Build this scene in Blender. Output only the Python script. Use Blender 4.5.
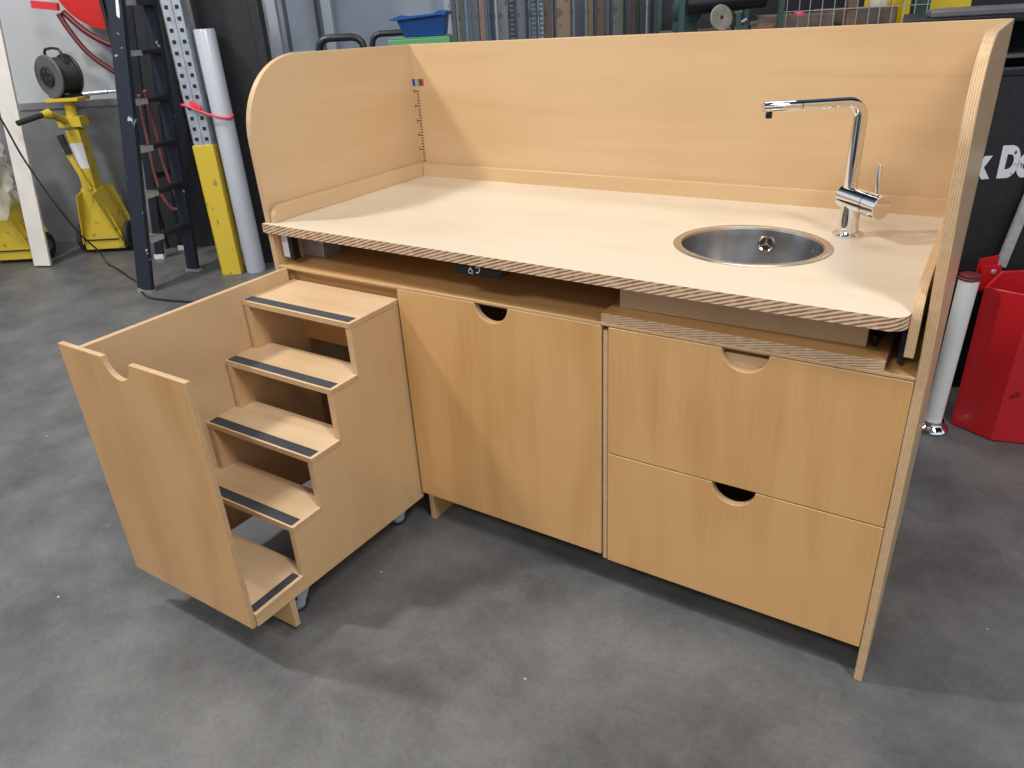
import bpy, bmesh, math, random
from math import sin, cos, pi, radians
from mathutils import Vector, Matrix
random.seed(7)
for o in list(bpy.data.objects): bpy.data.objects.remove(o)
S = bpy.context.scene
COL = S.collection

# ------------------------------------------------------------------ camera
YAW, PITCH, ROLL, FPX = 0.5764, 0.4548, -0.0551, 739.8
CAM = Vector((1.6718, -1.3345, 1.3505))
fw = Vector((-sin(YAW)*cos(PITCH), cos(YAW)*cos(PITCH), -sin(PITCH)))
r0 = Vector((cos(YAW), sin(YAW), 0)); u0 = r0.cross(fw)
rr = cos(ROLL)*r0 + sin(ROLL)*u0; uu = -sin(ROLL)*r0 + cos(ROLL)*u0
cd = bpy.data.cameras.new('camera'); cam = bpy.data.objects.new('camera', cd); COL.objects.link(cam)
m = Matrix((rr, uu, -fw)).transposed().to_4x4(); m.translation = CAM
cam.matrix_world = m
cd.sensor_fit = 'HORIZONTAL'; cd.sensor_width = 36.0; cd.lens = FPX/1024*36
cd.shift_x = -6.24/1024; cd.shift_y = -12.78/1024
cd.clip_start = .05; cd.clip_end = 100
S.camera = cam

# room frame: u to the right, v away from the photographer, z up
RF = Matrix(((cos(YAW), -sin(YAW), 0, CAM.x), (sin(YAW), cos(YAW), 0, CAM.y), (0, 0, 1, 0), (0, 0, 0, 1)))
def R(u, v, z=0.0): return RF @ Vector((u, v, z))

# ------------------------------------------------------------------ light
W = bpy.data.worlds.new('world'); S.world = W; W.use_nodes = True
wn = W.node_tree; bg = wn.nodes['Background']
# hall surroundings: daylight low around the open sides, dim roof, uneven like stacked goods and bays
_tc = wn.nodes.new('ShaderNodeTexCoord'); _sx = wn.nodes.new('ShaderNodeSeparateXYZ'); wn.links.new(_tc.outputs['Generated'], _sx.inputs[0])
_cr = wn.nodes.new('ShaderNodeValToRGB'); _e = _cr.color_ramp.elements
_e[0].position = 0; _e[0].color = (.30, .32, .35, 1); _e[1].position = 1; _e[1].color = (.10, .115, .14, 1)
_k = _e.new(.12); _k.color = (.95, 1.0, 1.08, 1); _k = _e.new(.42); _k.color = (.80, .88, 1.0, 1); _k = _e.new(.62); _k.color = (.12, .135, .165, 1)
wn.links.new(_sx.outputs['Z'], _cr.inputs['Fac'])
_no = wn.nodes.new('ShaderNodeTexNoise'); _no.inputs['Scale'].default_value = 2.2; _no.inputs['Detail'].default_value = 1
wn.links.new(_tc.outputs['Generated'], _no.inputs['Vector'])
_c2 = wn.nodes.new('ShaderNodeValToRGB'); _c2.color_ramp.elements[0].position = .44; _c2.color_ramp.elements[0].color = (.12, .12, .13, 1)
_c2.color_ramp.elements[1].position = .56; _c2.color_ramp.elements[1].color = (1.7, 1.7, 1.7, 1); wn.links.new(_no.outputs['Fac'], _c2.inputs['Fac'])
_mx = wn.nodes.new('ShaderNodeMix'); _mx.data_type = 'RGBA'; _mx.blend_type = 'MULTIPLY'; _mx.inputs[0].default_value = 1
wn.links.new(_cr.outputs['Color'], _mx.inputs[6]); wn.links.new(_c2.outputs['Color'], _mx.inputs[7]); wn.links.new(_mx.outputs[2], bg.inputs[0])
bg.inputs[1].default_value = .62
def lamp(name, loc, target, sx, sy, power, col=(1, .97, .92)):
    d = bpy.data.lights.new(name, 'AREA'); d.shape = 'RECTANGLE'; d.size = sx; d.size_y = sy
    d.energy = power; d.color = col
    o = bpy.data.objects.new(name, d); COL.objects.link(o); o.location = loc
    o.rotation_euler = (Vector(target) - Vector(loc)).to_track_quat('-Z', 'Y').to_euler()
    return o
lamp('hall_lamp', (-2.3, -1.3, 4.6), (.6, .3, .6), .25, .5, 150, (1, .98, .95))
lamp('hall_lamp', (3.6, -1.6, 4.6), (.8, .3, .5), .6, 1.8, 135, (1, .98, .95))
lamp('hall_lamp', (.2, -4.2, 4.6), (.6, 0, .5), 1.8, .6, 105, (1, .98, .95))
lamp('hall_lamp', (.8, 2.0, 4.8), (.8, 1.8, 0), 2.0, .5, 45)
lamp('hall_lamp', R(-2.6, 3.0, 4.6), R(-2.4, 4.8, .6), 1.6, .5, 50)
S.view_settings.view_transform = 'Standard'; S.view_settings.look = 'None'
S.view_settings.gamma = 1; S.view_settings.use_curve_mapping = False
S.view_settings.exposure = 0.0

# ------------------------------------------------------------------ materials
def newmat(name):
    m = bpy.data.materials.new(name); m.use_nodes = True
    nt = m.node_tree; return m, nt, nt.nodes['Principled BSDF']
def N(nt, t, **kw):
    n = nt.nodes.new(t)
    for k, v in kw.items(): setattr(n, k, v)
    return n
def plain(name, col, rough=.5, metal=0, var=0.0, scale=8, spec=None, bump=0, trans=0, alpha=1, coat=0):
    m, nt, b = newmat(name)
    b.inputs['Roughness'].default_value = rough; b.inputs['Metallic'].default_value = metal
    if spec is not None: b.inputs['Specular IOR Level'].default_value = spec
    tc = N(nt, 'ShaderNodeTexCoord'); no = N(nt, 'ShaderNodeTexNoise')
    no.inputs['Scale'].default_value = scale; no.inputs['Detail'].default_value = 6
    nt.links.new(tc.outputs['Object'], no.inputs['Vector'])
    cr = N(nt, 'ShaderNodeValToRGB')
    cr.color_ramp.elements[0].position = .35; cr.color_ramp.elements[1].position = .65
    cr.color_ramp.elements[0].color = (*[c*(1-var) for c in col], 1)
    cr.color_ramp.elements[1].color = (*[min(1, c*(1+var)) for c in col], 1)
    nt.links.new(no.outputs['Fac'], cr.inputs['Fac']); nt.links.new(cr.outputs['Color'], b.inputs['Base Color'])
    if bump:
        bp = N(nt, 'ShaderNodeBump'); bp.inputs['Strength'].default_value = bump; bp.inputs['Distance'].default_value = .01
        nt.links.new(no.outputs['Fac'], bp.inputs['Height']); nt.links.new(bp.outputs['Normal'], b.inputs['Normal'])
    if coat: b.inputs['Coat Weight'].default_value = coat; b.inputs['Coat Roughness'].default_value = .1
    if alpha < 1: b.inputs['Alpha'].default_value = alpha
    return m
def speckled(name, col, spot, thr=.62, scale=30, rough=.5, metal=0):
    """base colour with hard-edged spots of paint, rust or dirt"""
    m, nt, b = newmat(name)
    b.inputs['Roughness'].default_value = rough; b.inputs['Metallic'].default_value = metal
    tc = N(nt, 'ShaderNodeTexCoord'); no = N(nt, 'ShaderNodeTexNoise')
    no.inputs['Scale'].default_value = scale; no.inputs['Detail'].default_value = 5
    nt.links.new(tc.outputs['Object'], no.inputs['Vector'])
    cr = N(nt, 'ShaderNodeValToRGB')
    cr.color_ramp.elements[0].position = thr; cr.color_ramp.elements[1].position = thr+.02
    cr.color_ramp.elements[0].color = (*col, 1); cr.color_ramp.elements[1].color = (*spot, 1)
    nt.links.new(no.outputs['Fac'], cr.inputs['Fac']); nt.links.new(cr.outputs['Color'], b.inputs['Base Color'])
    return m
def wood(name, light, dark, axis='x', rough=.33, fig=0.5, coat=.25):
    """varnished birch veneer, grain running along axis"""
    m, nt, b = newmat(name)
    L = nt.links.new
    tc = N(nt, 'ShaderNodeTexCoord'); mp = N(nt, 'ShaderNodeMapping')
    sc = {'x': (1.1, 9, 9), 'y': (9, 1.1, 9), 'z': (9, 9, 1.1)}[axis]
    mp.inputs['Scale'].default_value = sc
    L(tc.outputs['Object'], mp.inputs['Vector'])
    n1 = N(nt, 'ShaderNodeTexNoise'); n1.inputs['Scale'].default_value = 1.0; n1.inputs['Detail'].default_value = 4
    n1.inputs['Distortion'].default_value = .8
    L(mp.outputs['Vector'], n1.inputs['Vector'])
    # contour figure: bands of a stretched noise field
    n2 = N(nt, 'ShaderNodeTexNoise'); n2.inputs['Scale'].default_value = .32; n2.inputs['Detail'].default_value = 1
    L(mp.outputs['Vector'], n2.inputs['Vector'])
    ml = N(nt, 'ShaderNodeMath', operation='MULTIPLY'); ml.inputs[1].default_value = 55
    L(n2.outputs['Fac'], ml.inputs[0])
    sn = N(nt, 'ShaderNodeMath', operation='SINE'); L(ml.outputs[0], sn.inputs[0])
    # fine pores
    mp2 = N(nt, 'ShaderNodeMapping'); mp2.inputs['Scale'].default_value = tuple(s*(3 if s < 2 else 22) for s in sc)
    L(tc.outputs['Object'], mp2.inputs['Vector'])
    n3 = N(nt, 'ShaderNodeTexNoise'); n3.inputs['Scale'].default_value = 1.0; n3.inputs['Detail'].default_value = 3
    L(mp2.outputs['Vector'], n3.inputs['Vector'])
    a = N(nt, 'ShaderNodeMath', operation='MULTIPLY_ADD'); a.inputs[1].default_value = .07*fig
    L(sn.outputs[0], a.inputs[0]); L(n1.outputs['Fac'], a.inputs[2])
    c = N(nt, 'ShaderNodeMath', operation='MULTIPLY_ADD'); c.inputs[1].default_value = .25
    L(n3.outputs['Fac'], c.inputs[0]); L(a.outputs[0], c.inputs[2])
    # broad blotches
    n4 = N(nt, 'ShaderNodeTexNoise'); n4.inputs['Scale'].default_value = 2.6; n4.inputs['Detail'].default_value = 2
    L(tc.outputs['Object'], n4.inputs['Vector'])
    e = N(nt, 'ShaderNodeMath', operation='MULTIPLY_ADD'); e.inputs[1].default_value = .6
    L(n4.outputs['Fac'], e.inputs[0]); L(c.outputs[0], e.inputs[2])
    cr = N(nt, 'ShaderNodeValToRGB')
    cr.color_ramp.elements[0].position = .70; cr.color_ramp.elements[0].color = (*dark, 1)
    cr.color_ramp.elements[1].position = 1.25 if False else 1.0; cr.color_ramp.elements[1].color = (*light, 1)
    L(e.outputs[0], cr.inputs['Fac']); L(cr.outputs['Color'], b.inputs['Base Color'])
    b.inputs['Roughness'].default_value = rough
    b.inputs['Coat Weight'].default_value = coat; b.inputs['Coat Roughness'].default_value = .18
    return m
def ply(name, axis, lo=(.46, .28, .14), hi=(.63, .43, .24), period=.0036, slope=0):
    """laminated plywood edge, layers stacked along axis"""
    m, nt, b = newmat(name); L = nt.links.new
    tc = N(nt, 'ShaderNodeTexCoord'); sx = N(nt, 'ShaderNodeSeparateXYZ'); L(tc.outputs['Object'], sx.inputs[0])
    src = sx.outputs[axis.upper()]
    if slope:
        ma = N(nt, 'ShaderNodeMath', operation='MULTIPLY_ADD'); ma.inputs[1].default_value = slope
        L(sx.outputs['X'], ma.inputs[0]); L(src, ma.inputs[2]); src = ma.outputs[0]
    mu = N(nt, 'ShaderNodeMath', operation='MULTIPLY'); mu.inputs[1].default_value = 2*pi/period
    L(src, mu.inputs[0])
    sn = N(nt, 'ShaderNodeMath', operation='SINE'); L(mu.outputs[0], sn.inputs[0])
    no = N(nt, 'ShaderNodeTexNoise'); no.inputs['Scale'].default_value = 60; L(tc.outputs['Object'], no.inputs['Vector'])
    ad = N(nt, 'ShaderNodeMath', operation='MULTIPLY_ADD'); ad.inputs[1].default_value = .35
    L(sn.outputs[0], ad.inputs[0]); L(no.outputs['Fac'], ad.inputs[2])
    cr = N(nt, 'ShaderNodeValToRGB')
    cr.color_ramp.elements[0].position = .25; cr.color_ramp.elements[0].color = (*lo, 1)
    cr.color_ramp.elements[1].position = .6; cr.color_ramp.elements[1].color = (*hi, 1)
    L(ad.outputs[0], cr.inputs['Fac']); L(cr.outputs['Color'], b.inputs['Base Color'])
    b.inputs['Roughness'].default_value = .4
    return m
HL, HD = (.64, .365, .145), (.545, .29, .10)
M = {}
for ax in 'xyz':
    M['face_'+ax] = wood('birch_face_'+ax, HL, HD, ax)
    M['ply_'+ax] = ply('ply_edge_'+ax, ax)
M['top'] = wood('worktop_laminate', (.69, .60, .47), (.645, .545, .415), 'x', rough=.3, fig=.15)
M['tread'] = wood('tread_veneer', (.72, .52, .32), (.62, .42, .23), 'x', rough=.4, fig=.2)
M['back'] = wood('back_veneer', (.605, .41, .225), (.55, .36, .185), 'x', fig=.3)
M['side'] = wood('side_veneer', (.62, .43, .245), (.57, .38, .205), 'y', fig=.2)
M['sidez'] = wood('side_veneer_upright', (.63, .42, .215), (.58, .37, .18), 'z', fig=.2)
M['edge2'] = ply('housing_edge_ply', 'z', lo=(.36, .22, .12), hi=(.68, .48, .30), period=.0052, slope=-.2)
M['worktop_edge'] = ply('worktop_edge_ply', 'z', lo=(.22, .12, .065), hi=(.68, .48, .31), period=.0078, slope=-.34)
M['chrome'] = plain('chrome', (.80, .80, .81), .07, 1)
M['steel'] = plain('brushed_steel', (.36, .37, .385), .27, 1, .12, 25)
M['steel_rim'] = plain('steel_rim', (.62, .58, .52), .3, 1)
M['dark_steel'] = plain('dark_steel', (.03, .035, .05), .35, .7)
M['zinc'] = plain('zinc', (.48, .52, .57), .4, .6, .1, 30)
M['black'] = plain('black_plastic', (.012, .013, .016), .4)
M['rubber'] = plain('black_rubber', (.02, .02, .022), .7)
M['grip'] = plain('grip_strip_grit', (.045, .05, .06), .85, 0, .35, 400, bump=.3)
M['white'] = plain('white_plastic', (.7, .71, .70), .4)
M['whitetext'] = plain('white_ink', (.8, .82, .85), .5)
M['ink'] = plain('dark_brown_ink', (.06, .03, .02), .6)
M['red'] = speckled('red_vinyl', (.50, .012, .018), (.20, .006, .01), .66, 9, .35)
M['redp'] = plain('red_paint', (.62, .03, .03), .35)
M['hose'] = plain('dark_red_hose', (.12, .012, .016), .5)
M['pink'] = plain('red_strap_plastic', (.75, .06, .10), .4)
M['yellow'] = speckled('yellow_paint', (.62, .45, .04), (.35, .25, .06), .63, 16, .45)
M['yellow2'] = plain('yellow_panel', (.70, .50, .02), .45)
M['blue'] = plain('blue_plastic', (.01, .07, .28), .35)
M['green'] = plain('green_plastic', (.10, .30, .14), .45)
M['teal'] = plain('green_steel', (.025, .06, .055), .5)
M['brown'] = plain('brown_steel', (.16, .09, .06), .6, 0, .25, 20)
M['card'] = plain('brown_board', (.13, .095, .075), .8, 0, .3, 12)
M['blackboard'] = plain('black_sheet', (.012, .013, .016), .6, 0, .3, 60)
M['ladder'] = speckled('navy_ladder_paint', (.012, .016, .028), (.42, .46, .50), .672, 20, .5)
M['ladder_plain'] = plain('ladder_paint_clean', (.012, .015, .024), .5)
M['alu'] = plain('aluminium_tread', (.42, .43, .44), .45, .4, .1, 40)
M['tube'] = plain('frosted_plastic_tube', (.45, .48, .53), .25, 0, .04, 4, coat=.3)
M['board'] = plain('white_board', (.72, .68, .62), .6, 0, .05, 6)
M['film'] = plain('wrinkled_film', (.62, .60, .55), .25, 0, .2, 14, bump=.6, alpha=.55)
M['grey'] = plain('grey_plastic', (.11, .115, .12), .5, 0, .1)
M['sign'] = speckled('worn_white_letters', (.62, .64, .66), (.05, .05, .055), .64, 45, .6)
M['cardtext'] = M['white']

def floor_mat():
    m, nt, b = newmat('concrete_floor'); L = nt.links.new
    tc = N(nt, 'ShaderNodeTexCoord')
    n1 = N(nt, 'ShaderNodeTexNoise'); n1.inputs['Scale'].default_value = 2.6; n1.inputs['Detail'].default_value = 9; n1.inputs['Roughness'].default_value = .70; n1.inputs['Distortion'].default_value = .1
    L(tc.outputs['Object'], n1.inputs['Vector'])
    cr = N(nt, 'ShaderNodeValToRGB')
    cr.color_ramp.elements[0].position = .36; cr.color_ramp.elements[0].color = (.072, .075, .079, 1)
    cr.color_ramp.elements[1].position = .64; cr.color_ramp.elements[1].color = (.150, .150, .147, 1)
    L(n1.outputs['Fac'], cr.inputs['Fac'])
    n2 = N(nt, 'ShaderNodeTexNoise'); n2.inputs['Scale'].default_value = 90; n2.inputs['Detail'].default_value = 3
    L(tc.outputs['Object'], n2.inputs['Vector'])
    mx = N(nt, 'ShaderNodeMix', data_type='RGBA', blend_type='OVERLAY'); mx.inputs[0].default_value = .35
    L(cr.outputs['Color'], mx.inputs[6]); L(n2.outputs['Color'], mx.inputs[7])
    hs = N(nt, 'ShaderNodeHueSaturation'); hs.inputs['Saturation'].default_value = .35; L(mx.outputs[2], hs.inputs['Color'])
    # pale specks
    vo = N(nt, 'ShaderNodeTexVoronoi'); vo.inputs['Scale'].default_value = 9; vo.inputs['Randomness'].default_value = 1
    L(tc.outputs['Object'], vo.inputs['Vector'])
    lt = N(nt, 'ShaderNodeMath', operation='LESS_THAN'); lt.inputs[1].default_value = .028; L(vo.outputs['Distance'], lt.inputs[0])
    mx2 = N(nt, 'ShaderNodeMix', data_type='RGBA'); L(lt.outputs[0], mx2.inputs[0]); L(hs.outputs['Color'], mx2.inputs[6])
    mx2.inputs[7].default_value = (.5, .5, .48, 1)
    L(mx2.outputs[2], b.inputs['Base Color'])
    b.inputs['Roughness'].default_value = .42
    rr_ = N(nt, 'ShaderNodeMapRange'); rr_.inputs[3].default_value = .34; rr_.inputs[4].default_value = .6
    L(n1.outputs['Fac'], rr_.inputs[0]); L(rr_.outputs[0], b.inputs['Roughness'])
    bp = N(nt, 'ShaderNodeBump'); bp.inputs['Strength'].default_value = .06; L(n2.outputs['Fac'], bp.inputs['Height']); L(bp.outputs['Normal'], b.inputs['Normal'])
    return m
M['floor'] = floor_mat()
M['wall_up'] = plain('light_wall_panel', (.50, .52, .54), .6, 0, .04, 3)
M['wall_low'] = plain('concrete_plinth', (.20, .20, .205), .85, 0, .18, 4)
M['wall_blue'] = plain('blue_grey_wall', (.20, .235, .29), .6, 0, .08, 3)
M['joint'] = plain('dark_joint', (.05, .055, .065), .7)  # plain dark colour for the thin upright lines on the door
M['frame_grey'] = plain('pale_frame', (.36, .40, .46), .5)

# ------------------------------------------------------------------ mesh helpers
class MB:
    """collects shapes, then links them as one mesh object"""
    def __init__(s, frame=None): s.bm = bmesh.new(); s.mats = []; s.fr = frame
    def mi(s, mat):
        if mat not in s.mats: s.mats.append(mat)
        return s.mats.index(mat)
    def vs(s, pts): return [s.bm.verts.new((s.fr @ Vector(p)) if s.fr else Vector(p)) for p in pts]
    def face(s, vl, mat, smooth=False):
        try: f = s.bm.faces.new(vl)
        except ValueError: return None
        f.material_index = s.mi(mat); f.smooth = smooth; return f
    def box(s, x0, x1, y0, y1, z0, z1, mat, edge=None, thin=None):
        v = s.vs([(x, y, z) for z in (z0, z1) for y in (y0, y1) for x in (x0, x1)])
        F = {'z': [(0, 2, 3, 1), (4, 5, 7, 6)], 'y': [(0, 1, 5, 4), (2, 6, 7, 3)], 'x': [(0, 4, 6, 2), (1, 3, 7, 5)]}
        if edge and not thin:
            thin = min((('x', x1-x0), ('y', y1-y0), ('z', z1-z0)), key=lambda t: t[1])[0]
        for ax, fs in F.items():
            for f in fs: s.face([v[i] for i in f], mat if (not edge or ax == thin) else edge)
        return s
    def obox(s, c, ex, ey, ez, hx, hy, hz, mat):
        c, ex, ey, ez = map(Vector, (c, ex, ey, ez))
        v = s.vs([c+ex*a*hx+ey*b*hy+ez*d*hz for d in (-1, 1) for b in (-1, 1) for a in (-1, 1)])
        for f in [(0, 2, 3, 1), (4, 5, 7, 6), (0, 1, 5, 4), (2, 6, 7, 3), (0, 4, 6, 2), (1, 3, 7, 5)]: s.face([v[i] for i in f], mat)
        return s
    def bar(s, a, b, w, t, mat, side=(1, 0, 0)):
        """rectangular bar from a to b, w wide along side, t thick"""
        a, b = Vector(a), Vector(b); d = (b-a); L = d.length; d.normalize()
        sd = Vector(side); sd = (sd - d*sd.dot(d)).normalized(); n = d.cross(sd)
        return s.obox((a+b)/2, sd, n, d, w/2, t/2, L/2, mat)
    def prism(s, pts, ax, lo, hi, mat, edge=None):
        edge = edge or mat
        def P(a, b, t): return {'x': (t, a, b), 'y': (a, t, b), 'z': (a, b, t)}[ax]
        A = s.vs([P(a, b, lo) for a, b in pts]); B = s.vs([P(a, b, hi) for a, b in pts]); n = len(pts)
        s.face(A, mat); s.face(list(reversed(B)), mat)
        for i in range(n):
            j = (i+1) % n; s.face([A[i], B[i], B[j], A[j]], edge)
        return s
    def tube(s, pts, r, mat, n=12, caps=True, rads=None, closed=False):
        pts = [Vector(p) for p in pts]; rings = []; up = None
        K = len(pts)
        for i, p in enumerate(pts):
            if closed: d = pts[(i+1) % K]-pts[i-1]
            else: d = (pts[min(i+1, K-1)] - pts[max(i-1, 0)])
            d.normalize()
            if up is None:
                up = Vector((0, 0, 1)) if abs(d.z) < .9 else Vector((1, 0, 0))
            a = (up - d*up.dot(d)).normalized(); up = a; b = d.cross(a)
            q = rads[i] if rads else r
            rings.append(s.vs([p+a*q*cos(2*pi*k/n)+b*q*sin(2*pi*k/n) for k in range(n)]))
        for i in range(K if closed else K-1):
            A, B = rings[i], rings[(i+1) % K]
            for k in range(n): s.face([A[k], A[(k+1) % n], B[(k+1) % n], B[k]], mat, True)
        if caps and not closed: s.face(list(reversed(rings[0])), mat); s.face(rings[-1], mat)
        return s
    def cyl(s, a, b, r, mat, n=24, r1=None): return s.tube([a, b], r, mat, n, True, [r, r if r1 is None else r1])
    def lathe(s, prof, c, mat, n=48, axis=(0, 0, 1), smooth=True):
        c = Vector(c); d = Vector(axis).normalized()
        a = Vector((1, 0, 0)) if abs(d.x) < .9 else Vector((0, 1, 0)); a = (a-d*a.dot(d)).normalized(); b = d.cross(a)
        rings = []
        for r, h in prof:
            if r < 1e-6: rings.append(s.vs([c+d*h]))
            else: rings.append(s.vs([c+d*h+(a*cos(2*pi*k/n)+b*sin(2*pi*k/n))*r for k in range(n)]))
        for A, B in zip(rings, rings[1:]):
            if len(A) == 1 and len(B) == 1: continue
            for k in range(n):
                k2 = (k+1) % n
                if len(A) == 1: s.face([A[0], B[k2], B[k]], mat, smooth)
                elif len(B) == 1: s.face([A[k], A[k2], B[0]], mat, smooth)
                else: s.face([A[k], A[k2], B[k2], B[k]], mat, smooth)
        return s
    def build(s, name, parent=None, bevel=0, loc=None, fix=True):
        s.bm.verts.ensure_lookup_table()
        if fix: bmesh.ops.recalc_face_normals(s.bm, faces=s.bm.faces)
        me = bpy.data.meshes.new(name); s.bm.to_mesh(me); s.bm.free()
        for m_ in s.mats: me.materials.append(m_)
        me.set_sharp_from_angle(angle=radians(38))
        o = bpy.data.objects.new(name, me); COL.objects.link(o)
        if parent is None:
            if loc is None:
                xs = [v.co for v in me.vertices]
                loc = Vector((sum(c.x for c in xs)/len(xs), sum(c.y for c in xs)/len(xs), min(c.z for c in xs)))
            me.transform(Matrix.Translation(-Vector(loc))); o.location = loc
        else:
            o.parent = parent
            w = Vector(parent.location); q = parent.parent
            while q: w += Vector(q.location); q = q.parent
            me.transform(Matrix.Translation(-w))
        if bevel:
            b = o.modifiers.new('bevel', 'BEVEL'); b.width = bevel; b.segments = 2; b.limit_method = 'ANGLE'; b.angle_limit = radians(50)
        return o
def text_mesh(name, cu, mat):
    """lettering as a plain mesh"""
    t = bpy.data.objects.new('tmp', cu); COL.objects.link(t)
    dg = bpy.context.evaluated_depsgraph_get()
    me = bpy.data.meshes.new_from_object(t.evaluated_get(dg)); me.name = name
    bpy.data.objects.remove(t)
    me.materials.clear(); me.materials.append(mat)
    o = bpy.data.objects.new(name, me); COL.objects.link(o); return o
def tag(o, label, cat, group=None, kind=None):
    o['label'] = label; o['category'] = cat
    if group: o['group'] = group
    if kind: o['kind'] = kind
    return o
def thing(name, label, cat, loc, group=None):
    o = bpy.data.objects.new(name, None); COL.objects.link(o); o.location = loc; o.empty_display_size = .1
    return tag(o, label, cat, group)
def struct(o): o['kind'] = 'structure'; return o
def smooth(pts, n=5):
    P = [Vector(p) for p in pts]; out = []
    for i in range(len(P)-1):
        a, b_, c_, d_ = P[max(i-1, 0)], P[i], P[i+1], P[min(i+2, len(P)-1)]
        for k in range(n):
            t = k/n
            out.append(.5*((2*b_)+(c_-a)*t+(2*a-5*b_+4*c_-d_)*t*t+(3*b_-a-3*c_+d_)*t**3))
    return out+[P[-1]]
def arc(cx, cy, r, a0, a1, n=8):
    return [(cx+r*cos(radians(a0+(a1-a0)*i/n)), cy+r*sin(radians(a0+(a1-a0)*i/n))) for i in range(n+1)]

# ------------------------------------------------------------------ setting
f = MB(); f.box(-9, 9, -5, 10, -.1, 0, M['floor']); struct(f.build('floor', loc=(0, 0, 0)))
w = MB(RF); w.box(-6, 6, 5.35, 5.55, .93, 3.6, M['wall_up']); w.box(-6, 6, 5.31, 5.55, 0, .93, M['wall_low'])
w.box(-6, 6, 5.30, 5.35, .905, .945, M['wall_low'])
struct(w.build('wall_back', loc=R(0, 5.4)))
w = MB(RF); w.box(-1.40, 1.1, 5.24, 5.30, .02, 3.4, M['wall_blue'])
for a in (-1.36, -1.16): w.box(a, a+.02, 5.232, 5.241, .02, 3.4, M['joint'])
w.box(-1.36, -1.05, 5.20, 5.241, 1.14, 1.175, M['frame_grey'])
struct(w.build('door_1', loc=R(-.4, 5.26)))
w = MB(RF); w.box(-1.10, -1.04, 5.15, 5.232, 0, 3.4, M['frame_grey']); struct(w.build('trim_1', loc=R(-1.07, 5.2)))
w = MB(RF); w.box(-1.46, -1.40, 5.22, 5.30, 0, 3.4, M['frame_grey']); struct(w.build('trim_2', loc=R(-1.43, 5.25)))

# ------------------------------------------------------------------ changing table cabinet
T = .018; WX = 1.65; BY = .676; H = 1.266; HR = 1.281; ZT = .857
cab = thing('changing_table', 'birch plywood changing cabinet with high back, door and two drawers on grey concrete', 'cabinet', (WX/2, .35, 0))
def side_profile(y0, h, r=.19):
    return [(y0, 0), (y0, .78), (y0, h-r)] + [(a, b) for a, b in arc(y0+r, h-r, r, 180, 90, 16)][1:] + [(BY, h), (BY, 0)]
b = MB(); b.prism(side_profile(.002, H, .205), 'x', 0, T, M['side'], M['ply_x'])
for v_ in b.bm.verts:      # and this one slightly outward
    k_ = max(0, (v_.co.z-.78)/.5)*max(0, 1-v_.co.y/.55)
    v_.co.x -= .010*k_; v_.co.z += .013*k_
b.build('side_panel', cab, .0015)
b = MB(); b.prism(side_profile(0, HR, .17), 'x', WX-T, WX, M['side'], M['ply_x'])
for v_ in b.bm.verts:      # the free front edge of this panel bows slightly inward above the worktop
    v_.co.x += max(0, (v_.co.z-.78)/.5)*(.005 - .019*max(0, 1-v_.co.y/.60))
b.build('side_panel', cab, .0015)
b = MB(); b.prism([(0, .33), (WX, .33), (WX, HR), (0, H)], 'y', BY-.001, BY+T, M['back'], M['ply_y']); b.build('back_panel', cab, .001)
b = MB(); b.prism([(.001, .7295), (.001, .7362), (BY-.003, .7362), (BY-.003, .718), (.0195, .718), (.0195, .7295)], 'x', T+.0002, WX-T-.0002, M['ply_z'], M['ply_z'])
for f_ in b.bm.faces:
    if max(v_.co.z for v_ in f_.verts)-min(v_.co.z for v_ in f_.verts) < .001: f_.material_index = b.mi(M['face_x'])
b.build('top_board', cab, .001)
b = MB(); b.box(T, .45, .035, .053, .655, .716, M['face_x'], M['ply_y']); b.build('rail', cab, .001)
b = MB(); b.box(.453, .471, .022, BY-.004, 0, .716, M['face_z'], M['ply_x']); b.build('divider', cab, .001)
b = MB(); b.box(1.0265, 1.0385, .003, BY-.004, .093, .717, M['face_z'], M['ply_x']); b.build('divider', cab, .001)
b = MB(); b.box(.473, WX-T, .022, BY-.004, .112, .13, M['face_x'], M['ply_z']); b.build('bottom_board', cab, .001)
b = MB(); b.box(1.022, 1.58, .002, .45, .7365, .757, M['face_x'], M['edge2']); b.build('housing_board', cab, .001)
b = MB(); b.box(1.044, 1.54, .05, .068, .7575, .831, M['side'], M['ply_y']); b.build('apron', cab, .001)
b = MB(); b.bar((1.553, .06, .757), (1.575, .30, .828), .05, .006, M['dark_steel'], (0, 0, 1)); b.box(1.596, 1.603, .03, .30, .745, .826, M['dark_steel'])
b.build('lift_bracket', cab)
b = MB(); b.box(.020, .10, .10, .17, .737, .831, M['zinc']); b.build('lift_column', cab, .002)
b = MB(); b.box(.026, .050, .022, .045, .757, .829, M['white']); b.box(.0505, .066, .022, .045, .750, .831, M['black']); b.build('lift_end_block', cab)

def front(x0, x1, z0, z1, nc=None, nr=.047, nz=None, y0=0.0, mat='face_z', th=T):
    """door or drawer front in the xz plane with a half-round finger notch in its top edge"""
    pts = [(x0, z0), (x1, z0), (x1, z1)]
    if nc is not None: pts += [(a, b_) for a, b_ in arc(nc, z1+.003, nr, -3, -177, 18)]
    pts += [(x0, z1)]
    q = MB(); q.prism(pts, 'y', y0, y0+th, M[mat], M['ply_y']); return q
front(.4505, 1.0235, .1045, .7285, .736).build('door', cab, .0012)
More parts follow.
